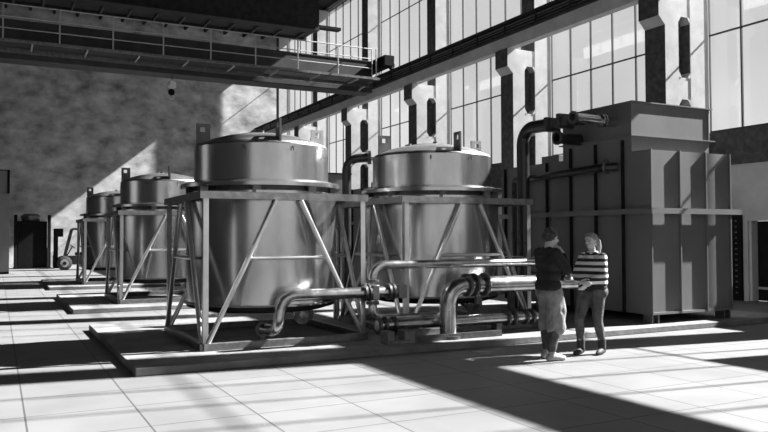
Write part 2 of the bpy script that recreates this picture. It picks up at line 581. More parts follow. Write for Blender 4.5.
# ================================================================== TANKS
def make_tank(cx, cy, label):
    g = 0.1
    t = thing('cooling_tank', label, 'tank', (cx, cy, g), 'steel tanks in frames')
    # lower shell
    MB().lathe([(0, .67), (1.15, .67), (1.17, 2.05), (1.17, 2.33), (0, 2.33)], (cx, cy, 0), seg=96).build('shell', MAT['steel'], t, smooth=35)
    MB().lathe([(0, .54), (.95, .54), (1.15, .60), (1.16, .645), (0, .645)], (cx, cy, 0), seg=96).build('underside', MAT['black'], t)
    MB().lathe([(1.0, .645), (1.195, .645), (1.195, .665), (1.17, .67)][:3] + [(1.0, .665), (1.0, .645)], (cx, cy, 0), seg=96).build('bottom_rim', MAT['frame'], t)
    MB().lathe([(.9, 2.335), (1.06, 2.335), (1.06, 2.40), (.9, 2.40)], (cx, cy, 0), seg=64).build('neck', MAT['flange'], t)
    MB().lathe([(0, 2.40), (1.25, 2.40), (1.25, 2.455), (1.10, 2.50), (0, 2.50)], (cx, cy, 0), seg=96).build('flange', MAT['steel'], t, smooth=30)
    MB().lathe([(0, 2.50), (1.05, 2.50), (1.05, 3.03), (1.035, 3.05), (0, 3.05)], (cx, cy, 0), seg=96).build('drum', MAT['steel'], t, smooth=30)
    lid = MB().lathe([(0, 3.05), (1.035, 3.05), (1.02, 3.075), (.80, 3.165), (.6, 3.22), (.4, 3.255), (.38, 3.265), (0, 3.27)], (cx, cy, 0), seg=64).build('lid', MAT['steel_lid'], t, smooth=25)
    MB().lathe([(0, 3.24), (.04, 3.24), (.04, 3.28), (0, 3.28)], (cx - .1, cy - .3, .02), seg=12).build('lid_bolt', MAT['flange'], lid)
    for k in range(4):
        a = -PI / 2 - .05 + k * PI / 2
        d = Vector((math.cos(a), math.sin(a), 0))
        c0 = Vector((cx, cy, 0)) + d * .94
        nrm = Vector((-d.y, d.x, 0))
        m = MB()
        # plate in the radial plane, window near the top
        def q(r0, r1, z0, z1):
            A = c0 + d * r0; B = c0 + d * r1
            m.bar((A.x, A.y, (z0 + z1) / 2), (B.x, B.y, (z0 + z1) / 2), .03, z1 - z0)
        q(-.12, .09, 3.04, 3.27)
        q(-.12, -.045, 3.27, 3.35); q(.035, .09, 3.27, 3.35)
        q(-.12, .09, 3.35, 3.40)
        lg = m.build('lifting_lug', MAT['lug'] if k in (0, 3) else MAT['steel_lid'], t)
    for k in range(2):
        a = -PI / 2 + (-.55, .12)[k]
        bx, by = cx + 1.06 * math.cos(a), cy + 1.06 * math.sin(a)
        MB().tube([(bx, by, 2.98), (bx + .03 * math.cos(a), by + .03 * math.sin(a), 2.98), (bx + .035 * math.cos(a), by + .035 * math.sin(a), 2.93)], .012, seg=8).build('hook', MAT['flange'], t)
    # cleats between flange and frame
    for k in range(8):
        a = PI / 8 + k * PI / 4
        bx, by = cx + 1.12 * math.cos(a), cy + 1.12 * math.sin(a)
        MB().box(bx - .06, bx + .06, by - .05, by + .05, 2.28, 2.40).build('cleat', MAT['frame'], t)
    # outlet under the tank
    oc = Vector((cx + .46, cy - .66, .52))
    n = MB()
    n.tube([(oc.x, oc.y + .5, oc.z + .06), (oc.x, oc.y, oc.z - .06)], .115, seg=20, hollow=.3)
    nz_ = n.build('outlet', MAT['pipe'], t)
    MB().ring((oc.x, oc.y + .02, oc.z - .055), (0, 1, .2), .105, .155, .04).build('outlet_flange', MAT['pipe'], nz_)
    # frame
    h = 1.225
    x0, x1, y0, y1 = cx - h, cx + h, cy - h, cy + h
    fr = MB()
    for yy in (y0, y1):
        fr.box(x0, x1, yy - .045, yy + .045, .1, .2)
    for xx in (x0, x1):
        fr.box(xx - .045, xx + .045, y0, y1, .1, .2)
    fr = fr.build('base_frame', MAT['frame'], t, bevel=.005)
    tp = MB()
    for yy, sg in ((y0, 1), (y1, -1)):
        tp.box(x0 - .05, x1 + .05, yy - .012, yy + .012, 2.185, 2.285)
        tp.box(x0 - .05, x1 + .05, min(yy, yy + sg * .09), max(yy, yy + sg * .09), 2.272, 2.287)
    for xx, sg in ((x0, 1), (x1, -1)):
        tp.box(xx - .05, xx - .026, y0, y1, 2.185, 2.285) if sg > 0 else tp.box(xx + .026, xx + .05, y0, y1, 2.185, 2.285)
        tp.box(min(xx, xx + sg * .09), max(xx, xx + sg * .09), y0, y1, 2.27, 2.285)
    tp.build('top_frame', MAT['frame'], t)
    for sx in (x0, x1):
        for sy in (y0, y1):
            ax = .07 if sx == x0 else -.07
            ay = .07 if sy == y0 else -.07
            m = MB()
            m.box(min(sx, sx + ax), max(sx, sx + ax), sy - .006, sy + .006, .2, 2.19)
            m.box(sx - .006, sx + .006, min(sy, sy + ay), max(sy, sy + ay), .2, 2.19)
            m.build('corner_post', MAT['brace'], t)
    for side in range(4):
        def P(u, z, side=side):
            # u along the side from -h..h
            o_ = h + .005
            return {0: (cx + u, cy - o_, z), 1: (cx + o_, cy + u, z), 2: (cx - u, cy + o_, z), 3: (cx - o_, cy - u, z)}[side]
        for sg in (-1, 1):
            MB().tube([P(sg * (h - .06), .2), P(sg * .19, 2.18)], .036, seg=12).build('brace', MAT['brace'], t)
        uu = .19 + (h - .06 - .19) * (2.18 - 1.35) / 1.98
        MB().tube([P(-uu, 1.35), P(uu, 1.35)], .026, seg=12).build('crossbar', MAT['brace'], t)
    return t


tank = make_tank(3.73, 11.43, 'nearest large steel tank on the left, dome lid in an open steel frame')
for loc, lab in (((6.87, 11.43, .1), 'large steel tank just right of the nearest one, behind the long horizontal pipes'),
                 ((3.78, 19.57, .1), 'smaller-looking steel tank left of the nearest tank, on the second plinth'),
                 ((3.78, 27.65, .1), 'farthest steel tank, next to the forklift on the far plinth')):
    c = copy_tree(tank)
    c.location = loc
    c['label'] = lab


# ================================================================== BIG BOX COOLER
def make_cooler(label):
    X0, X1, Y0, Y1 = 10.21, 12.29, 9.5, 13.75
    t = thing('box_cooler', label, 'cooler', (X0, Y0, .1), 'big sheet steel box coolers')
    b = MAT['box']
    body = MB().box(X0, X1, Y0 + .05, Y1, .26, 3.18).build('body', b, t)
    # front: panels between deep ribs
    for xx in (X0, 10.93, 11.61, X1 - .025):
        MB().box(xx, xx + .025, Y0, Y0 + .05, .26, 3.19).build('rib', b, t)
    MB().box(X0, X1, Y0 + .01, Y0 + .05, .26, .30).build('bottom_flange', b, t)
    # side ribs on the long face
    for yy in (10.15, 10.85, 11.55, 12.28, 13.0, 13.72):
        MB().box(X0 - .05, X0, yy - .02, yy + .02, .26, 3.18 if yy > 12 else 3.40).build('rib', MAT['black'], t)
    bl = MB()
    bl.box(X0 - .11, X1 + .18, Y0 - .1, Y0 + .0, 2.12, 2.14).box(X0 - .11, X1 + .18, Y0 - .1, Y0 - .08, 2.04, 2.12)
    bl.box(X0 - .11, X0 - .09, Y0 - .1, Y1 + .1, 2.04, 2.12).box(X0 - .11, X0, Y0 - .1, Y1 + .1, 2.12, 2.14)
    bl.build('belt_flange', b, t)
    # hood
    h0, h1 = 9.95, 11.80
    hood = MB().box(X0, X1 - .05, h0, h1, 3.18, 4.09).build('hood', b, t)
    MB().box(X0 - .01, X1 + .04, h0 - .035, h1 + .03, 4.09, 4.11).build('roof_plate', b, hood)
    MB().box(X0 - .06, X1 + .07, h0 - .06, h1 + .06, 3.465, 3.485).build('hood_flange', b, hood)
    MB().box(X1 - .07, X1 - .04, h0 - .02, h0, 3.49, 4.09).build('hood_edge', b, hood)
    # small stub box at the back of the top
    MB().box(X0 + .1, X0 + .6, 12.05, 12.6, 3.18, 3.34).build('top_box', b, t, bevel=.01)
    # legs
    for lx in (X0 + .02, X1 - .2):
        for ly in (Y0 + .04, Y1 - .25):
            lg = MB().box(lx, lx + .03, ly, ly + .2, .1, .27).box(lx + .15, lx + .18, ly, ly + .2, .1, .27).box(lx, lx + .18, ly + .1, ly + .12, .1, .27)
            lg.build('leg', MAT['frame'], t)
    return t


cool = make_cooler('huge dark box cooler of ribbed sheet steel, at the right of the picture')
c = copy_tree(cool)
c.location = (10.21, 17.7, .1)
c['label'] = 'second box cooler, dark behind the gap between the two large tanks'

# pipes and valves on the big box
t = thing('hood_pipe', 'short bright steel pipe entering the hood of the big box', 'pipe', (9.2, 10.35, 3.7))
MB().tube([(9.2, 10.35, 3.79), (10.2, 10.35, 3.77)], .088, hollow=.2).build('tube', MAT['pipe'], t)
MB().ring((9.85, 10.35, 3.777), (1, 0, 0), .08, .125, .03).ring((9.92, 10.35, 3.777), (1, 0, 0), .08, .125, .03).build('flange', MAT['pipe'], t)
MB().ring((9.2, 10.35, 3.79), (1, 0, 0), .07, .115, .05).build('end_flange', MAT['flange'], t)

t = thing('riser_pipe', 'tall dark bent pipe left of the big box, joining a valve at the top', 'pipe', (9.7, 12.45, 0.1))
MB().tube([(9.7, 12.45, .1), (9.7, 12.45, 3.88), (9.7, 11.55, 3.86)], .13, bend=.34, seg=28).build('tube', MAT['dark_pipe'], t)
MB().ring((9.7, 12.45, .13), (0, 0, 1), .14, .22, .05).build('base_flange', MAT['flange'], t)
v = MB()
v.box(9.52, 9.88, 11.48, 11.56, 3.70, 3.98).box(9.60, 9.80, 11.18, 11.48, 3.76, 3.94).box(9.52, 9.88, 11.10, 11.18, 3.72, 4.0).box(9.56, 9.84, 10.95, 11.1, 3.76, 3.96)
v.box(9.66, 9.74, 11.28, 11.36, 3.94, 4.03).build('valve', MAT['flange'], t)
MB().tube([(9.7, 10.95, 3.86), (9.7, 10.62, 3.80), (9.34, 10.52, 3.78)], .085, bend=.12).build('branch', MAT['dark_pipe'], t)
t2 = thing('stub_pipe', 'dark stub pipe just below the valve on the big box', 'pipe', (9.75, 11.5, 3.6))
MB().tube([(9.62, 11.3, 3.56), (10.2, 11.3, 3.54)], .11, hollow=.25).build('tube', MAT['dark_pipe'], t2)
MB().ring((9.64, 11.3, 3.56), (1, 0, 0), .10, .14, .04).build('end_flange', MAT['flange'], t2)

t = thing('side_pipe', 'dark level pipe along the long face of the big box, ring flange end', 'pipe', (9.95, 11.4, 2.8))
MB().tube([(9.98, 12.9, 2.86), (9.98, 10.45, 2.92), (10.2, 10.3, 2.93)], .075, bend=.12).build('tube', MAT['dark_pipe'], t)
MB().ring((9.98, 10.36, 2.93), (.5, -1, 0), .09, .135, .04).build('ring_flange', MAT['frame'], t)
MB().tube([(9.98, 12.9, 2.86), (9.98, 13.1, 2.86), (9.98, 13.1, .1)], .075, bend=.15).build('drop', MAT['dark_pipe'], t)

# elbow vent between the tanks
t = thing('vent_elbow', 'black bent pipe rising between the two large tanks, open round mouth', 'pipe', (5.9, 12.95, .1))
MB().tube([(5.9, 12.95, .1), (5.9, 12.95, 3.13), (6.30, 12.75, 3.16)], .085, bend=.26, seg=22, hollow=.2).build('tube', MAT['dark_pipe'], t)
MB().ring((6.29, 12.755, 3.16), (.89, -.45, .05), .07, .13, .07).build('mouth_flange', MAT['flange'], t)
MB().tube([(6.28, 12.8, 3.14), (6.5, 12.7, 3.14)], .035, seg=10).build('nozzle', MAT['pipe'], t)


# ================================================================== FOREGROUND PIPES
def flange_set(parent, pts, axis, r, th=.035, name='flange', mat='flange'):
    for p in pts:
        m = MB().ring(p, axis, r * .6, r, th)
        ax = Vector(axis).normalized(); u = ax.orthogonal().normalized(); w_ = ax.cross(u)
        for k in range(8):
            a = 2 * PI * k / 8
            q = Vector(p) + (u * math.cos(a) + w_ * math.sin(a)) * r * .86
            m.tube([q - ax * th, q + ax * th], r * .07, seg=6)
        m.build(name, MAT[mat], parent)


Yp = 9.92
t = thing('tank_feed_pipe', 'bright pipe bending down in front of the nearest tank', 'pipe', (4.3, Yp, .1))
MB().tube([(3.40, 10.42, .33), (3.49, Yp + .06, .33), (3.53, Yp, .83), (5.45, Yp, .83)], .08, bend=.22, seg=24).build('tube', MAT['pipe'], t)
MB().ring((3.40, 10.42, .33), (.2, -.98, 0), .0, .11, .04).build('foot_flange', MAT['flange'], t)
MB().box(3.36, 3.44, 10.38, 10.44, .1, .25).build('support', MAT['flange'], t)
flange_set(t, [(4.80, Yp, .83), (4.87, Yp, .83), (5.20, Yp, .83), (5.27, Yp, .83)], (1, 0, 0), .125)
MB().box(4.89, 5.0, Yp - .11, Yp + .11, .72, .94).build('valve_body', MAT['flange'], t, bevel=.01)
MB().box(5.33, 5.47, Yp - .1, Yp + .1, .73, .93).build('end_box', MAT['frame'], t, bevel=.01)

Yq = 10.085
t = thing('long_return_pipe', 'long steel pipe bending over in front of the second large tank, chest-high', 'pipe', (6.6, Yq, .1))
MB().tube([(6.3, Yq, .41), (5.02, Yq, .41), (5.02, Yq, 1.225), (8.6, Yq, 1.21), (8.6, Yq + 1.5, 1.21)], .066, bend=.2, seg=24).build('tube', MAT['pipe'], t)
flange_set(t, [(5.02, Yq, .66), (5.02, Yq, .99)], (0, 0, 1), .10)
MB().box(8.55, 8.65, Yq + 1.3, Yq + 1.4, .1, 1.15).build('support', MAT['flange'], t)

Yb = 9.70
t = thing('main_pipe', 'thickest bright pipe, elbow down to the plinth and running behind the two people', 'pipe', (7.4, Yb, .1))
MB().tube([(6.11, Yb, .1), (6.11, Yb, .90), (9.05, Yb, .885), (9.05, Yb + 1.6, .885)], .128, bend=.28, seg=32).build('tube', MAT['pipe'], t)
flange_set(t, [(6.45, Yb, .90), (6.58, Yb, .90), (6.77, Yb, .90)], (1, 0, 0), .18, .04)
MB().box(6.62, 6.72, Yb - .03, Yb + .03, .60, .72).build('drain', MAT['flange'], t)
MB().ring((6.11, Yb, .125), (0, 0, 1), .12, .2, .05).build('base_flange', MAT['flange'], t)
MB().box(9.0, 9.1, Yb + 1.4, Yb + 1.5, .1, .77).build('support', MAT['flange'], t)

Yl = 9.90
t = thing('low_pipe', 'low bright pipe lying just above the plinth with stacked flanges', 'pipe', (6.5, Yl, .1))
MB().tube([(5.0, Yl, .335), (7.95, Yl, .33)], .085, seg=24).build('tube', MAT['pipe'], t)
flange_set(t, [(5.02, Yl, .335), (5.12, Yl, .335), (5.28, Yl, .335), (7.35, Yl, .33), (7.48, Yl, .33), (7.72, Yl, .33), (7.85, Yl, .33)], (1, 0, 0), .13)
MB().tube([(7.95, Yl, .33), (8.2, Yl + .1, .33)], .05, seg=12).build('end_cap', MAT['flange'], t)
MB().box(7.1, 7.2, Yl - .08, Yl + .08, .1, .26).build('support', MAT['flange'], t)
MB().box(5.4, 7.0, Yl - .36, Yl - .30, .1, .19).build('skid', MAT['flange'], t)

m = MB().box(4.96, 5.42, Yl - .41, Yl - .18, .1, .15).box(4.96, 5.08, Yl - .41, Yl - .18, .15, .29).box(5.24, 5.42, Yl - .41, Yl - .18, .15, .29)
tag(m.build('pipe_cradle', MAT['block'], bevel=.008), 'notched concrete block under the end of the low pipe', 'block')

# service pipes behind, seen between the two tanks
for z, rr, lab in ((1.86, .06, 'upper service pipe with a valve seen between the two large tanks'),
                   (1.32, .035, 'thin service pipe below the valve pipe between the two large tanks')):
    t = thing('service_pipe', lab, 'pipe', (5.3, 12.95, .1))
    MB().tube([(4.95, 12.98, z), (5.7, 12.98, z), (5.7, 12.98, .1)], rr, bend=.12, seg=16).build('tube', MAT['pipe'], t)
    MB().tube([(4.98, 12.98, z), (4.98, 12.98, .1)], rr, seg=12).build('post', MAT['dark_pipe'], t)
    if z > 1.5:
        flange_set(t, [(5.42, 12.98, z), (5.52, 12.98, z)], (1, 0, 0), .1)

# grey cabinet standing far behind between the tanks
t = thing('control_cabinet', 'grey cabinet top seen behind the bent vent between the tanks', 'cabinet', (9.9, 22.9, 0))
MB().box(9.36, 10.46, 22.6, 23.3, 2.9, 3.72).build('body', MAT['cabinet'], t, bevel=.01)
MB().box(9.2, 10.5, 22.55, 23.35, 0, 2.9).build('dark_base', MAT['black'], t)
MB().box(9.33, 10.49, 22.57, 23.33, 3.72, 3.76).build('top_plate', MAT['black'], t)
MB().box(9.7, 10.0, 22.57, 22.6, 3.3, 3.36).build('handle', MAT['plate'], t)

# ================================================================== BRIDGE CRANE
t = thing('bridge_crane', 'overhead crane bridge with railed walkway crossing the hall at the top left', 'crane', (3, 29, 7.95))
YC = 28.0
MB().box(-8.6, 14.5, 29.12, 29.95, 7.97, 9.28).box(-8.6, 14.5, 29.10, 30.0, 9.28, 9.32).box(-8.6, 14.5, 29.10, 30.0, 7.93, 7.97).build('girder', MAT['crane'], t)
dk = MB()
for k in range(9):
    yy = 28.0 + k * .122
    dk.box(-8.6, 14.3, yy, yy + .085, 8.29, 8.32)
wk = dk.build('walkway', MAT['crane'], t)
MB().box(-8.6, 14.3, 27.97, 28.0, 8.26, 8.36).box(-8.6, 14.3, 29.0, 29.05, 8.12, 8.33).build('walkway_edge', MAT['frame'], wk)
PX = [0.11 + 1.755 * k for k in range(-4, 9)]
for xx in PX:
    MB().bar((xx, 28.02, 8.3), (xx, 28.02, 9.55), .045).build('rail_post', MAT['rail'], t)
    MB().bar((xx + .9, 28.0, 8.24), (xx + .9, 29.05, 8.24), .05, .08).build('bracket', MAT['rail'], t)
for z in (9.55, 9.13, 8.73):
    MB().tube([(-8.6, 28.02, z), (13.95, 28.02, z)], .024 if z > 9.5 else .02, seg=8).build('handrail', MAT['rail'], t)
MB().tube([(13.95, 28.02, 8.3), (13.95, 28.02, 9.55)], .022, seg=8).build('rail_post', MAT['rail'], t)
ec = MB().box(14.5, 14.95, 27.9, 31.1, 8.92, 9.35).build('end_carriage', MAT['black'], t)
for yy in (28.3, 30.7):
    MB().lathe([(0, -.06), (.2, -.06), (.2, .06), (0, .06)], (15.03, yy, 9.045), (1, 0, 0), 24).build('wheel', MAT['frame'], ec)

HX, HY = 5.97, 29.4
hk = thing('hook_block', 'pale hook block hanging below the crane bridge', 'hook', (HX, HY, 7.1))
MB().tube([(HX, HY, 7.93), (HX, HY, 7.6)], .014, seg=6).build('rope', MAT['black'], hk)
MB().lathe([(0, -.05), (.07, -.05), (.07, -.07), (.16, -.07), (.16, .07), (.07, .07), (.07, .05), (0, .05)], (HX, HY, 7.56), (.45, -.9, 0), 24).build('sheave', MAT['plate'], hk)
MB().lathe([(0, -.04), (.13, -.04), (.13, .04), (0, .04)], (HX - .02, HY, 7.28), (.45, -.9, 0), 20).build('block', MAT['black'], hk)
hp = [(HX + .08 * math.sin(a), HY, 7.08 + .08 * math.cos(a)) for a in [x * .5 for x in range(0, 10)]]
MB().tube(hp, .022, seg=8).build('hook', MAT['plate'], hk)

# high roof girder with its own catwalk
t = thing('roof_girder', 'deep dark roof girder with a catwalk high above the crane bridge', 'girder', (3, 36, 12.4))
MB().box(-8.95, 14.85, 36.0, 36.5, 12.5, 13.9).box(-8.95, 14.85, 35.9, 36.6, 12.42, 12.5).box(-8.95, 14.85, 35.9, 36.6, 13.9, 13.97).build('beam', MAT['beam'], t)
m = MB()
for k in range(19):
    xx = -8.2 + k * 1.25
    m.bar((xx, 36.6, 12.45), (xx, 38.0, 12.45), .09, .12)
m.build('catwalk_ribs', MAT['crane'], t)
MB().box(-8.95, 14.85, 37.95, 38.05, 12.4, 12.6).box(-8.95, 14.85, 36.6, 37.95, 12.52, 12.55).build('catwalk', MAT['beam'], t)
MB().box(14.85, 16.12, 36.05, 36.45, 12.6, 12.75).build('end_bracket', MAT['black'], t)

# ================================================================== FAR END
t = thing('storage_vessel', 'black square vessel with round cap against the far wall, behind the forklift', 'vessel', (1.65, 45, 0))
MB().box(.98, 2.40, 44.2, 45.6, .06, 2.55).build('body', MAT['black'], t, bevel=.02)
MB().lathe([(0, 2.55), (.42, 2.55), (.5, 2.7), (.5, 2.84), (.3, 2.95), (0, 2.97)], (1.62, 44.8, 0), seg=32).build('cap', MAT['frame'], t)
for xx in (.79, 2.42):
    MB().box(xx, xx + .16, 44.1, 44.3, 0, 2.88).build('post', MAT['black'], t)
MB().box(.79, 2.6, 44.05, 45.7, 0, .06).build('base', MAT['black'], t)

t = thing('wall_panel_cabinet', 'tall grey sheet cabinet at the left edge of the picture', 'cabinet', (-.5, 38.8, 0))
MB().box(-1.6, .5, 38.4, 39.4, 0.05, 3.7).build('body', MAT['cabinet'], t, bevel=.01)
MB().box(-1.6, .40, 38.45, 39.35, 3.7, 4.74).build('upper_panel', MAT['cabinet'], t)
MB().box(.40, .5, 38.4, 39.4, 3.7, 4.78).box(-1.6, .5, 38.4, 39.4, 4.74, 4.78).build('rim', MAT['black'], t)
MB().box(-1.6, .5, 38.38, 39.42, 0, .09).build('plinth_strip', MAT['black'], t)

cd = MB().tube([(-3, 47.1, 3.42), (3.4, 47.1, 3.40)], .045, seg=10)
tag(cd.build('wall_conduit', MAT['crane']), 'thin level conduit on the far wall above the black vessel', 'conduit')

# forklift
t = thing('forklift', 'small forklift parked by the far wall, mast towards the left', 'forklift', (3.4, 41.7, 0))
fy = 41.7
b = MB().box(3.05, 4.35, fy - .5, fy + .5, .28, .72).prism([(4.0, .72), (4.6, .72), (4.6, .4), (4.35, .28), (4.0, .28)], 'y', fy - .5, fy + .5).build('chassis', MAT['fork_body'], t, bevel=.03)
MB().box(4.05, 4.55, fy - .48, fy + .48, .72, 1.05).build('counterweight', MAT['fork_body'], t, bevel=.05)
for yy in (fy - .32, fy + .26):
    MB().box(2.58, 2.76, yy, yy + .07, .1, 2.12).build('mast_rail', MAT['black'], t)
MB().box(2.62, 3.0, fy - .34, fy + .35, 1.7, 2.12).build('mast_head', MAT['black'], t)
MB().box(2.56, 2.62, fy - .4, fy + .4, .15, .75).build('fork_carriage', MAT['black'], t)
for yy in (fy - .3, fy + .22):
    MB().box(1.85, 2.6, yy, yy + .1, .08, .13).box(2.28, 2.33, yy, yy + .1, .13, 1.15).build('fork', MAT['flange'], t)
for xx, rr in ((3.05, .36), (4.25, .28)):
    for yy in (fy - .52, fy + .52):
        wh = MB().lathe([(0, -.1), (rr * .9, -.1), (rr, -.07), (rr, .07), (rr * .9, .1), (0, .1)], (xx, yy, rr), (0, 1, 0), 28).build('wheel', MAT['rubber'], t)
        MB().lathe([(0, -.11), (rr * .55, -.11), (rr * .55, .11), (0, .11)], (xx, yy, rr), (0, 1, 0), 20).build('hub', MAT['cabinet'], wh)
        MB().lathe([(0, -.13), (rr * .25, -.13), (rr * .25, .13), (0, .13)], (xx, yy, rr), (0, 1, 0), 16).build('hub_cap', MAT['black'], wh)
MB().box(3.6, 4.1, fy - .25, fy + .25, .74, .9).box(4.02, 4.14, fy - .25, fy + .25, .9, 1.35).build('seat', MAT['black'], t, bevel=.03)
for yy in (fy - .42, fy + .42):
    MB().tube([(3.1, yy, .72), (3.42, yy, 2.1), (4.35, yy, 2.1), (4.4, yy, 1.0)], .05, bend=.12, seg=10).build('guard_post', MAT['fork_body'], t)
MB().box(3.45, 4.3, fy - .42, fy - .38, 2.08, 2.13).box(3.45, 4.3, fy + .38, fy + .42, 2.08, 2.13).box(3.6, 3.66, fy - .4, fy + .4, 2.08, 2.13).box(3.9, 3.96, fy - .4, fy + .4, 2.08, 2.13).build('guard_roof', MAT['black'], t)
MB().tube([(3.2, fy, .72), (3.45, fy, 1.18)], .03, seg=8).build('steering_column', MAT['black'], t)
MB().lathe([(.13, -.015), (.16, -.015), (.16, .015), (.13, .015), (.13, -.015)], (3.46, fy, 1.2), (.55, 0, .83), 20).build('steering_wheel', MAT['black'], t)

# perforated strip by the door
m = MB()
ya, yb = 12.66, 12.98
m.box(16.70, 16.76, ya, ya + .03, .0, 2.18).box(16.70, 16.76, yb - .03, yb, .0, 2.18).box(16.755, 16.79, ya, yb, 0, 2.18)
ct = m.build('perforated_tray', MAT['black'])
tag(ct, 'dark perforated upright tray on the wall beside the doorway', 'cable tray')
for k in range(14):
    MB().box(16.735, 16.76, 12.80, 12.85, .18 + k * .14, .215 + k * .14).build('slot', MAT['frame'], ct)


# ================================================================== PEOPLE
def capsule(bm, p, q, r0, r1, seg=14):
    p, q = Vector(p), Vector(q)
    d = q - p
    L = d.length
    if L < 1e-5:
        d = Vector((0, 0, 1)); L = 1e-5
    d.normalize()
    u = d.orthogonal().normalized()
    w = d.cross(u)
    prof = []
    for k in range(0, 5):
        a = -PI / 2 + k * PI / 8
        prof.append((r0 * math.cos(a), r0 * math.sin(a)))
    for k in range(0, 5):
        a = k * PI / 8
        prof.append((r1 * math.cos(a), L + r1 * math.sin(a)))
    rings = []
    for i, (r, h) in enumerate(prof):
        if i in (0, len(prof) - 1):
            rings.append([bm.verts.new(p + d * h)])
        else:
            rings.append([bm.verts.new(p + d * h + (u * math.cos(2 * PI * k / seg) + w * math.sin(2 * PI * k / seg)) * r) for k in range(seg)])
    for i in range(len(rings) - 1):
        A, B = rings[i], rings[i + 1]
        for k in range(seg):
            k2 = (k + 1) % seg
            if len(A) == 1:
                bm.faces.new((A[0], B[k2], B[k]))
            elif len(B) == 1:
                bm.faces.new((A[k], A[k2], B[0]))
            else:
                bm.faces.new((A[k], A[k2], B[k2], B[k]))


def blob(name, chains, mat, parent, voxel=.008, smooth=6):
    """chains: lists of (x, y, z, r); grown into one continuous surface"""
    bm = bmesh.new()
    for ch in chains:
        if len(ch) == 1:
            ch = [ch[0], ch[0]]
        for a, b in zip(ch[:-1], ch[1:]):
            capsule(bm, a[:3], b[:3], a[3], b[3])
    bmesh.ops.recalc_face_normals(bm, faces=bm.faces[:])
    me = bpy.data.meshes.new(name + '_raw')
    bm.to_mesh(me); bm.free()
    o = bpy.data.objects.new(name, me)
    C.objects.link(o)
    md = o.modifiers.new('remesh', 'REMESH'); md.mode = 'VOXEL'; md.voxel_size = voxel
    sm = o.modifiers.new('smooth', 'SMOOTH'); sm.factor = .5; sm.iterations = smooth
    dg = bpy.context.evaluated_depsgraph_get()
    ev = o.evaluated_get(dg)
    nm = bpy.data.meshes.new_from_object(ev)
    o.modifiers.clear()
    o.data = nm
    nm.name = name
    for p in nm.polygons:
        p.use_smooth = True
    nm.materials.clear()
    nm.materials.append(mat)
    o.parent = parent
    return o


def hand(w, d, n, thumb, curl, size=1.0):
    """w wrist, d finger direction, n palm normal (fingers curl towards it), thumb: thumb side direction"""
    w, d, n, s = Vector(w), Vector(d).normalized(), Vector(n).normalized(), Vector(thumb).normalized()
    n = (n - d * n.dot(d)).normalized()
    s = (s - d * s.dot(d) - n * s.dot(n)).normalized()
    ch = []
    k = size
    knuckles = []
    for i, off in enumerate((.030, .010, -.011, -.031)):
        kn = w + d * (.088 - .006 * abs(i - 1)) * k + s * off * k
        knuckles.append(kn)
        ch.append([(*(w + s * off * .6 * k), .017 * k), (*kn, .0125 * k)])
    lens = ((.040, .026, .020), (.045, .030, .021), (.041, .027, .020), (.033, .020, .018))
    for kn, ls in zip(knuckles, lens):
        p = kn
        ang = 0
        pts = [(*p, .0098 * k)]
        for j, l in enumerate(ls):
            ang += curl[j]
            p = p + (d * math.cos(ang) + n * math.sin(ang)) * l * k
            pts.append((*p, (.0092 - .0008 * j) * k))
        ch.append(pts)
    p0 = w + d * .025 * k + s * .028 * k
    p1 = p0 + (d * .6 + s * .65 + n * .35).normalized() * .042 * k
    p2 = p1 + (d * .85 + s * .15 + n * .5).normalized() * .032 * k
    p3 = p2 + (d * .8 - s * .15 + n * .6).normalized() * .024 * k
    ch.append([(*p0, .017 * k), (*p1, .0125 * k), (*p2, .0105 * k), (*p3, .009 * k)])
    return ch


def head_chains(c, f, k=1.0):
    """c = head centre, f = facing (unit, horizontal)"""
    c = Vector(c); f = Vector(f).normalized(); up = Vector((0, 0, 1)); s = up.cross(f)
    def P(a, b, z, r):
        return (*(c + f * a * k + s * b * k + up * z * k), r * k)
    ch = []
    ch.append([P(-.02, 0, .035, .083), P(.012, 0, .03, .078)])
    ch.append([P(.0, .012, -.01, .068), P(.0, -.012, -.01, .068)])
    ch.append([P(.035, 0, -.02, .052), P(.048, 0, -.082, .030)])            # face to chin
    ch.append([P(.01, .035, -.05, .034), P(.045, .012, -.088, .022)])        # jaw
    ch.append([P(.01, -.035, -.05, .034), P(.045, -.012, -.088, .022)])
    ch.append([P(.082, 0, .008, .010), P(.100, 0, -.030, .013)])             # nose
    ch.append([P(.090, .009, -.034, .008), P(.090, -.009, -.034, .008)])
    ch.append([P(.072, .03, .022, .015), P(.078, -.0, .024, .012), P(.072, -.03, .022, .015)])   # brow
    ch.append([P(.058, .032, -.025, .024)]); ch.append([P(.058, -.032, -.025, .024)])   # cheeks
    for sg in (1, -1):
        ch.append([P(-.005, sg * .074, .012, .011), P(-.012, sg * .078, -.012, .012), P(-.002, sg * .074, -.034, .009)])
    ch.append([P(.077, .012, -.060, .009), P(.080, 0, -.058, .010), P(.077, -.012, -.060, .009)])
    return ch


def face_bits(parent, c, f, k=1.0):
    c = Vector(c); f = Vector(f).normalized(); up = Vector((0, 0, 1)); s = up.cross(f)
    for sg in (1, -1):
        q = c + f * .077 * k + s * sg * .030 * k + up * .004 * k
        blob('eye', [[(*q, .010 * k)]], MAT['eye'], parent, .003, 1)
        a = c + f * .083 * k + s * sg * .014 * k + up * .027 * k
        b = c + f * .073 * k + s * sg * .044 * k + up * .026 * k
        blob('eyebrow', [[(*a, .006 * k), (*b, .005 * k)]], MAT['eye'], parent, .003, 1)
    a = c + f * .082 * k + s * .02 * k - up * .061 * k
    m_ = c + f * .090 * k - up * .060 * k
    b = c + f * .082 * k - s * .02 * k - up * .061 * k
    blob('mouth', [[(*a, .004 * k), (*m_, .006 * k), (*b, .004 * k)]], MAT['lip'], parent, .003, 1)


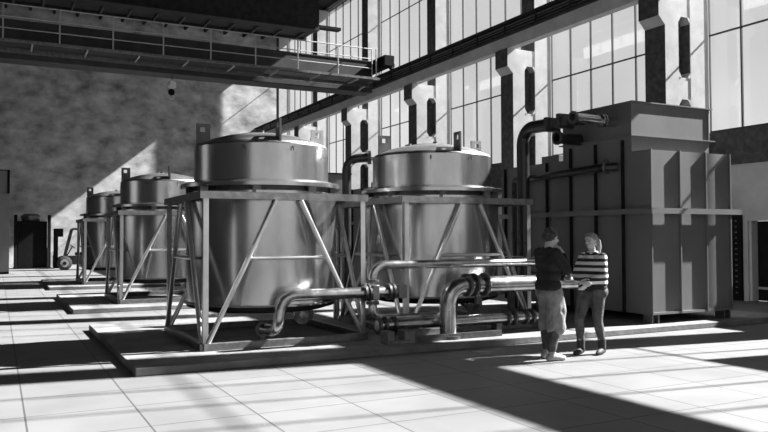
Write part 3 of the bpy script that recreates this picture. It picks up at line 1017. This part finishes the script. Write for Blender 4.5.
def person(label, loc, yaw):
    o = thing('person', label, 'person', loc)
    o.rotation_euler = (0, 0, yaw)
    o['local'] = 1
    return o


# --- man: faces the woman, right hand at the chin, left arm across the waist.  local x = forward, y = his left
man = person('person in a black sweater and pale baggy knee-length trousers, hand held to chin', (6.56, 7.90, 0), math.radians(-6))
hc = (.045, 0, 1.615); hf = (1, -.30, 0)
RS, LS = (-.01, -.185, 1.42), (-.01, .185, 1.42)
RE, RWr = (.125, -.25, 1.19), (.150, -.115, 1.43)
LE, LWr = (.13, .235, 1.13), (.25, -.06, 1.08)
ch = head_chains(hc, hf)
ch += [[(0, 0, 1.42, .062), (.02, 0, 1.55, .055)]]
ch += [[(-.01, -.12, 1.37, .065), (-.01, .12, 1.37, .065)], [(0, -.08, 1.25, .09), (0, .08, 1.25, .09)], [(0, -.06, 1.1, .10), (0, .06, 1.1, .10)],
       [(0, -.07, .95, .11), (0, .07, .95, .11)], [(0, 0, 1.38, .09), (0, 0, .95, .1)]]
ch += [[(*RS, .05), (*RE, .042), (*RWr, .028)], [(*LS, .05), (*LE, .042), (*LWr, .028)]]
RH, LH = (.02, -.105, .92), (.02, .105, .92)
RK, RA = (.045, -.10, .49), (-.02, -.10, .09)
LK, LA = (.06, .10, .49), (.035, .10, .09)
ch += [[(*RH, .09), (*RK, .058), (RK[0] - .035, RK[1], .36, .062), (*RA, .042)], [(*LH, .09), (*LK, .058), (LK[0] - .035, LK[1], .36, .062), (*LA, .042)]]
ch += [[(*RA, .038), (RA[0] + .14, RA[1], .045, .03)], [(*LA, .038), (LA[0] + .14, LA[1], .045, .03)]]
ch += hand(RWr, (-.25, .45, .75), (-.6, .2, -.3), (.3, .75, .3), (.7, 1.1, .8), 1.05)
ch += hand(LWr, (.05, -.95, .18), (-.9, 0, .25), (.2, 0, 1), (.35, .5, .4))
blob('body', ch, MAT['skin'], man, .0065, 4)
face_bits(man, hc, hf)
# curly hair: many small locks
random.seed(3)
hch = []
for k in range(130):
    a = random.uniform(0, 2 * PI); z = random.uniform(-.55, 1)
    rr = math.sqrt(max(0, 1 - z * z))
    v = Vector((rr * math.cos(a), rr * math.sin(a), z))
    if v.x > .45 and v.z < .42:
        continue
    if v.x > .1 and v.z < -.05:
        continue
    p = Vector(hc) + Vector((-.016 + v.x * .098, v.y * .09, .035 + v.z * .102))
    hch.append([(*p, random.uniform(.014, .026))])
hch.append([(hc[0] - .02, 0, hc[2] + .045, .088)])
blob('hair', hch, MAT['hair_dark'], man, .006, 1)
sw = [[(-.01, -.13, 1.40, .082), (-.01, .13, 1.40, .082)], [(0, -.09, 1.27, .125), (0, .09, 1.27, .125)], [(0, -.08, 1.12, .125), (0, .08, 1.12, .125)],
      [(-.005, -.085, .985, .132), (-.005, .085, .985, .132)], [(0, 0, 1.36, .1), (0, 0, 1.0, .12)], [(-.005, -.05, 1.455, .06), (-.005, .05, 1.455, .06)],
      [(-.07, -.08, 1.32, .075), (-.07, .08, 1.32, .075)]]
for A, B, D in ((RS, RE, RWr), (LS, LE, LWr)):
    a, b, d = Vector(A), Vector(B), Vector(D)
    e = b + (d - b) * .82
    sw.append([(*a, .082), (*(a * .5 + b * .5), .072), (*b, .062), (*e, .046)])
blob('sweater', sw, MAT['sweater_dark'], man, .008, 5)
tr = [[(-.01, -.085, .97, .115), (-.01, .085, .97, .115)], [(-.01, -.085, .9, .122), (-.01, .085, .9, .122)]]
for Hh, K, A, sg in ((RH, RK, RA, -1), (LH, LK, LA, 1)):
    bx = K[0] - .01
    tr.append([(Hh[0], Hh[1], .90, .118), (bx, K[1], .64, .108), (bx, K[1], .47, .102)])
    tr.append([(bx + .02, K[1] - .02, .60, .098), (bx + .03, K[1] - .02, .43, .098)])
    tr.append([(bx - .01, K[1] + .02, .60, .098), (bx - .02, K[1] + .02, .43, .096)])
    tr.append([(bx + .06, A[1] - .03, .82, .058), (bx + .075, A[1] - .045, .66, .062), (bx + .06, A[1] - .02, .52, .066), (bx + .085, A[1] - .03, .44, .058)])
blob('trousers', tr, MAT['trousers'], man, .008, 8)
for A, K in ((RA, RK), (LA, LK)):
    x, y = A[0], A[1]
    blob('sock', [[(x, y, .16, .05), (x, y, .11, .048)]], MAT['shoe'], man, .006, 3)
    blob('dark_shin', [[(K[0] - .01, y, .45, .078), (K[0] - .033, y, .36, .078), (x, y, .16, .060)]], MAT['jeans'], man, .007, 3)  # dark layer from knee to ankle
    blob('shoe', [[(x - .05, y, .045, .044), (x + .03, y, .055, .048), (x + .12, y, .040, .040), (x + .185, y, .034, .033)], [(x - .01, y, .05, .05), (x - .005, y, .10, .048)],
                  [(x + .07, y + .012, .032, .030), (x + .17, y + .014, .030, .028)], [(x + .07, y - .012, .032, .030), (x + .17, y - .012, .030, .028)]], MAT['shoe'], man, .006, 3)

# --- woman: faces the man, hands joined in front of the waist
woman = person('person with a ponytail in a striped sweater, hands joined in front', (7.46, 8.03, 0), math.radians(200))
hc = (.035, 0, 1.575); hf = (.985, -.17, 0)
RS, LS = (-.01, -.15, 1.355), (-.01, .15, 1.355)
RE, RWr = (.10, -.195, 1.09), (.27, -.02, 1.02)
LE, LWr = (.06, .185, 1.09), (.25, .055, 1.00)
ch = head_chains(hc, hf, .95)
ch += [[(-.01, 0, 1.37, .052), (.012, 0, 1.51, .046)]]
ch += [[(-.01, -.10, 1.33, .078), (-.01, .10, 1.33, .078)], [(.02, -.07, 1.22, .10), (.02, .07, 1.22, .10)], [(0, -.05, 1.07, .088), (0, .05, 1.07, .088)],
       [(0, -.08, .93, .105), (0, .08, .93, .105)], [(0, 0, 1.33, .08), (0, 0, .93, .09)]]
ch += [[(*RS, .05), (*RE, .036), (*RWr, .023)], [(*LS, .05), (*LE, .036), (*LWr, .023)]]
RH, LH = (0, -.09, .90), (.01, .09, .90)
# her left leg is nearest the camera; right foot a step forward
RK, RA = (.215, -.10, .49), (.135, -.12, .085)
LK, LA = (.035, .09, .48), (-.04, .11, .085)
ch += [[(*RH, .075), (*RK, .045), (*RA, .030)], [(*LH, .075), (*LK, .045), (*LA, .030)]]
ch += [[(*RA, .03), (RA[0] + .08, RA[1], .05, .018)], [(*LA, .03), (LA[0] + .08, LA[1], .05, .018)]]
ch += hand(RWr, (.35, .85, -.25), (-.8, .3, 0), (.3, 0, .9), (.3, .5, .4), .92)
ch += hand(LWr, (.55, -.45, -.75), (-.3, -.8, .2), (.7, 0, .5), (.3, .5, .4), .92)
blob('body', ch, MAT['skin'], woman, .006, 4)
face_bits(woman, hc, hf, .95)
hch = []
H = Vector(hc)
hch.append([(*(H + Vector((-.025, 0, .04))), .087), (*(H + Vector((-.005, 0, .045))), .083)])
hch.append([(*(H + Vector((-.05, -.02, .0))), .066), (*(H + Vector((-.05, .02, .0))), .066)])
for sg in (1, -1):
    hch.append([(*(H + Vector((.045, sg * .038, .088))), .024), (*(H + Vector((.0, sg * .068, .04))), .026), (*(H + Vector((-.06, sg * .05, .02))), .03)])
hch.append([(*(H + Vector((-.10, 0, .05))), .034), (*(H + Vector((-.135, .02, .045))), .024), (*(H + Vector((-.165, .03, .0))), .034), (*(H + Vector((-.172, .035, -.08))), .036), (*(H + Vector((-.160, .035, -.17))), .026), (*(H + Vector((-.150, .035, -.225))), .010)])
blob('hair', hch, MAT['hair_light'], woman, .006, 3)
sw = [[(-.01, -.10, 1.35, .066), (-.01, .10, 1.35, .066)], [(.015, -.085, 1.23, .12), (.015, .085, 1.23, .12)], [(.005, -.10, 1.10, .13), (.005, .10, 1.10, .13)],
      [(.0, -.09, 1.01, .128), (.0, .09, 1.01, .128)], [(0, 0, 1.32, .09), (0, 0, 1.0, .13)], [(-.01, -.045, 1.39, .055), (-.01, .045, 1.39, .055)]]
for A, B, D in ((RS, RE, RWr), (LS, LE, LWr)):
    a, b, d = Vector(A), Vector(B), Vector(D)
    e = b + (d - b) * .84
    sw.append([(*a, .064), (*(a * .5 + b * .5), .068), (*b, .068), (*(b * .45 + e * .55), .068), (*e, .046)])
blob('sweater', sw, MAT['stripes'], woman, .008, 5)
tr = [[(-.01, -.085, .955, .115), (-.01, .085, .955, .115)], [(-.015, -.095, .87, .122), (-.015, .095, .87, .122)]]
for Hh, K, A in ((RH, RK, RA), (LH, LK, LA)):
    mid = Vector(Hh) * .5 + Vector(K) * .5
    calf = Vector(K) * .68 + Vector(A) * .32
    tr.append([(*Hh, .11), (*mid, .09), (*K, .066), (calf.x - .008, calf.y, calf.z, .066), (A[0], A[1], .19, .05), (A[0], A[1], .11, .048)])
blob('dark_waist', [[(0, -.085, .93, .124), (0, .085, .93, .124)]], MAT['sweater_dark'], woman, .008, 3)  # dark strip round the waist below the sweater
blob('jeans', tr, MAT['jeans'], woman, .007, 4)
for A, sy in ((RA, 0), (LA, .02)):
    x, y = A[0], A[1]
    blob('ankle_boot', [[(x, y, .20, .058), (x, y, .10, .056), (x - .03, y, .05, .045)], [(x - .03, y, .04, .037), (x + .06, y + sy * .5, .048, .044), (x + .15, y + sy, .036, .034), (x + .175, y + sy, .028, .026)]], MAT['boot'], woman, .006, 3)
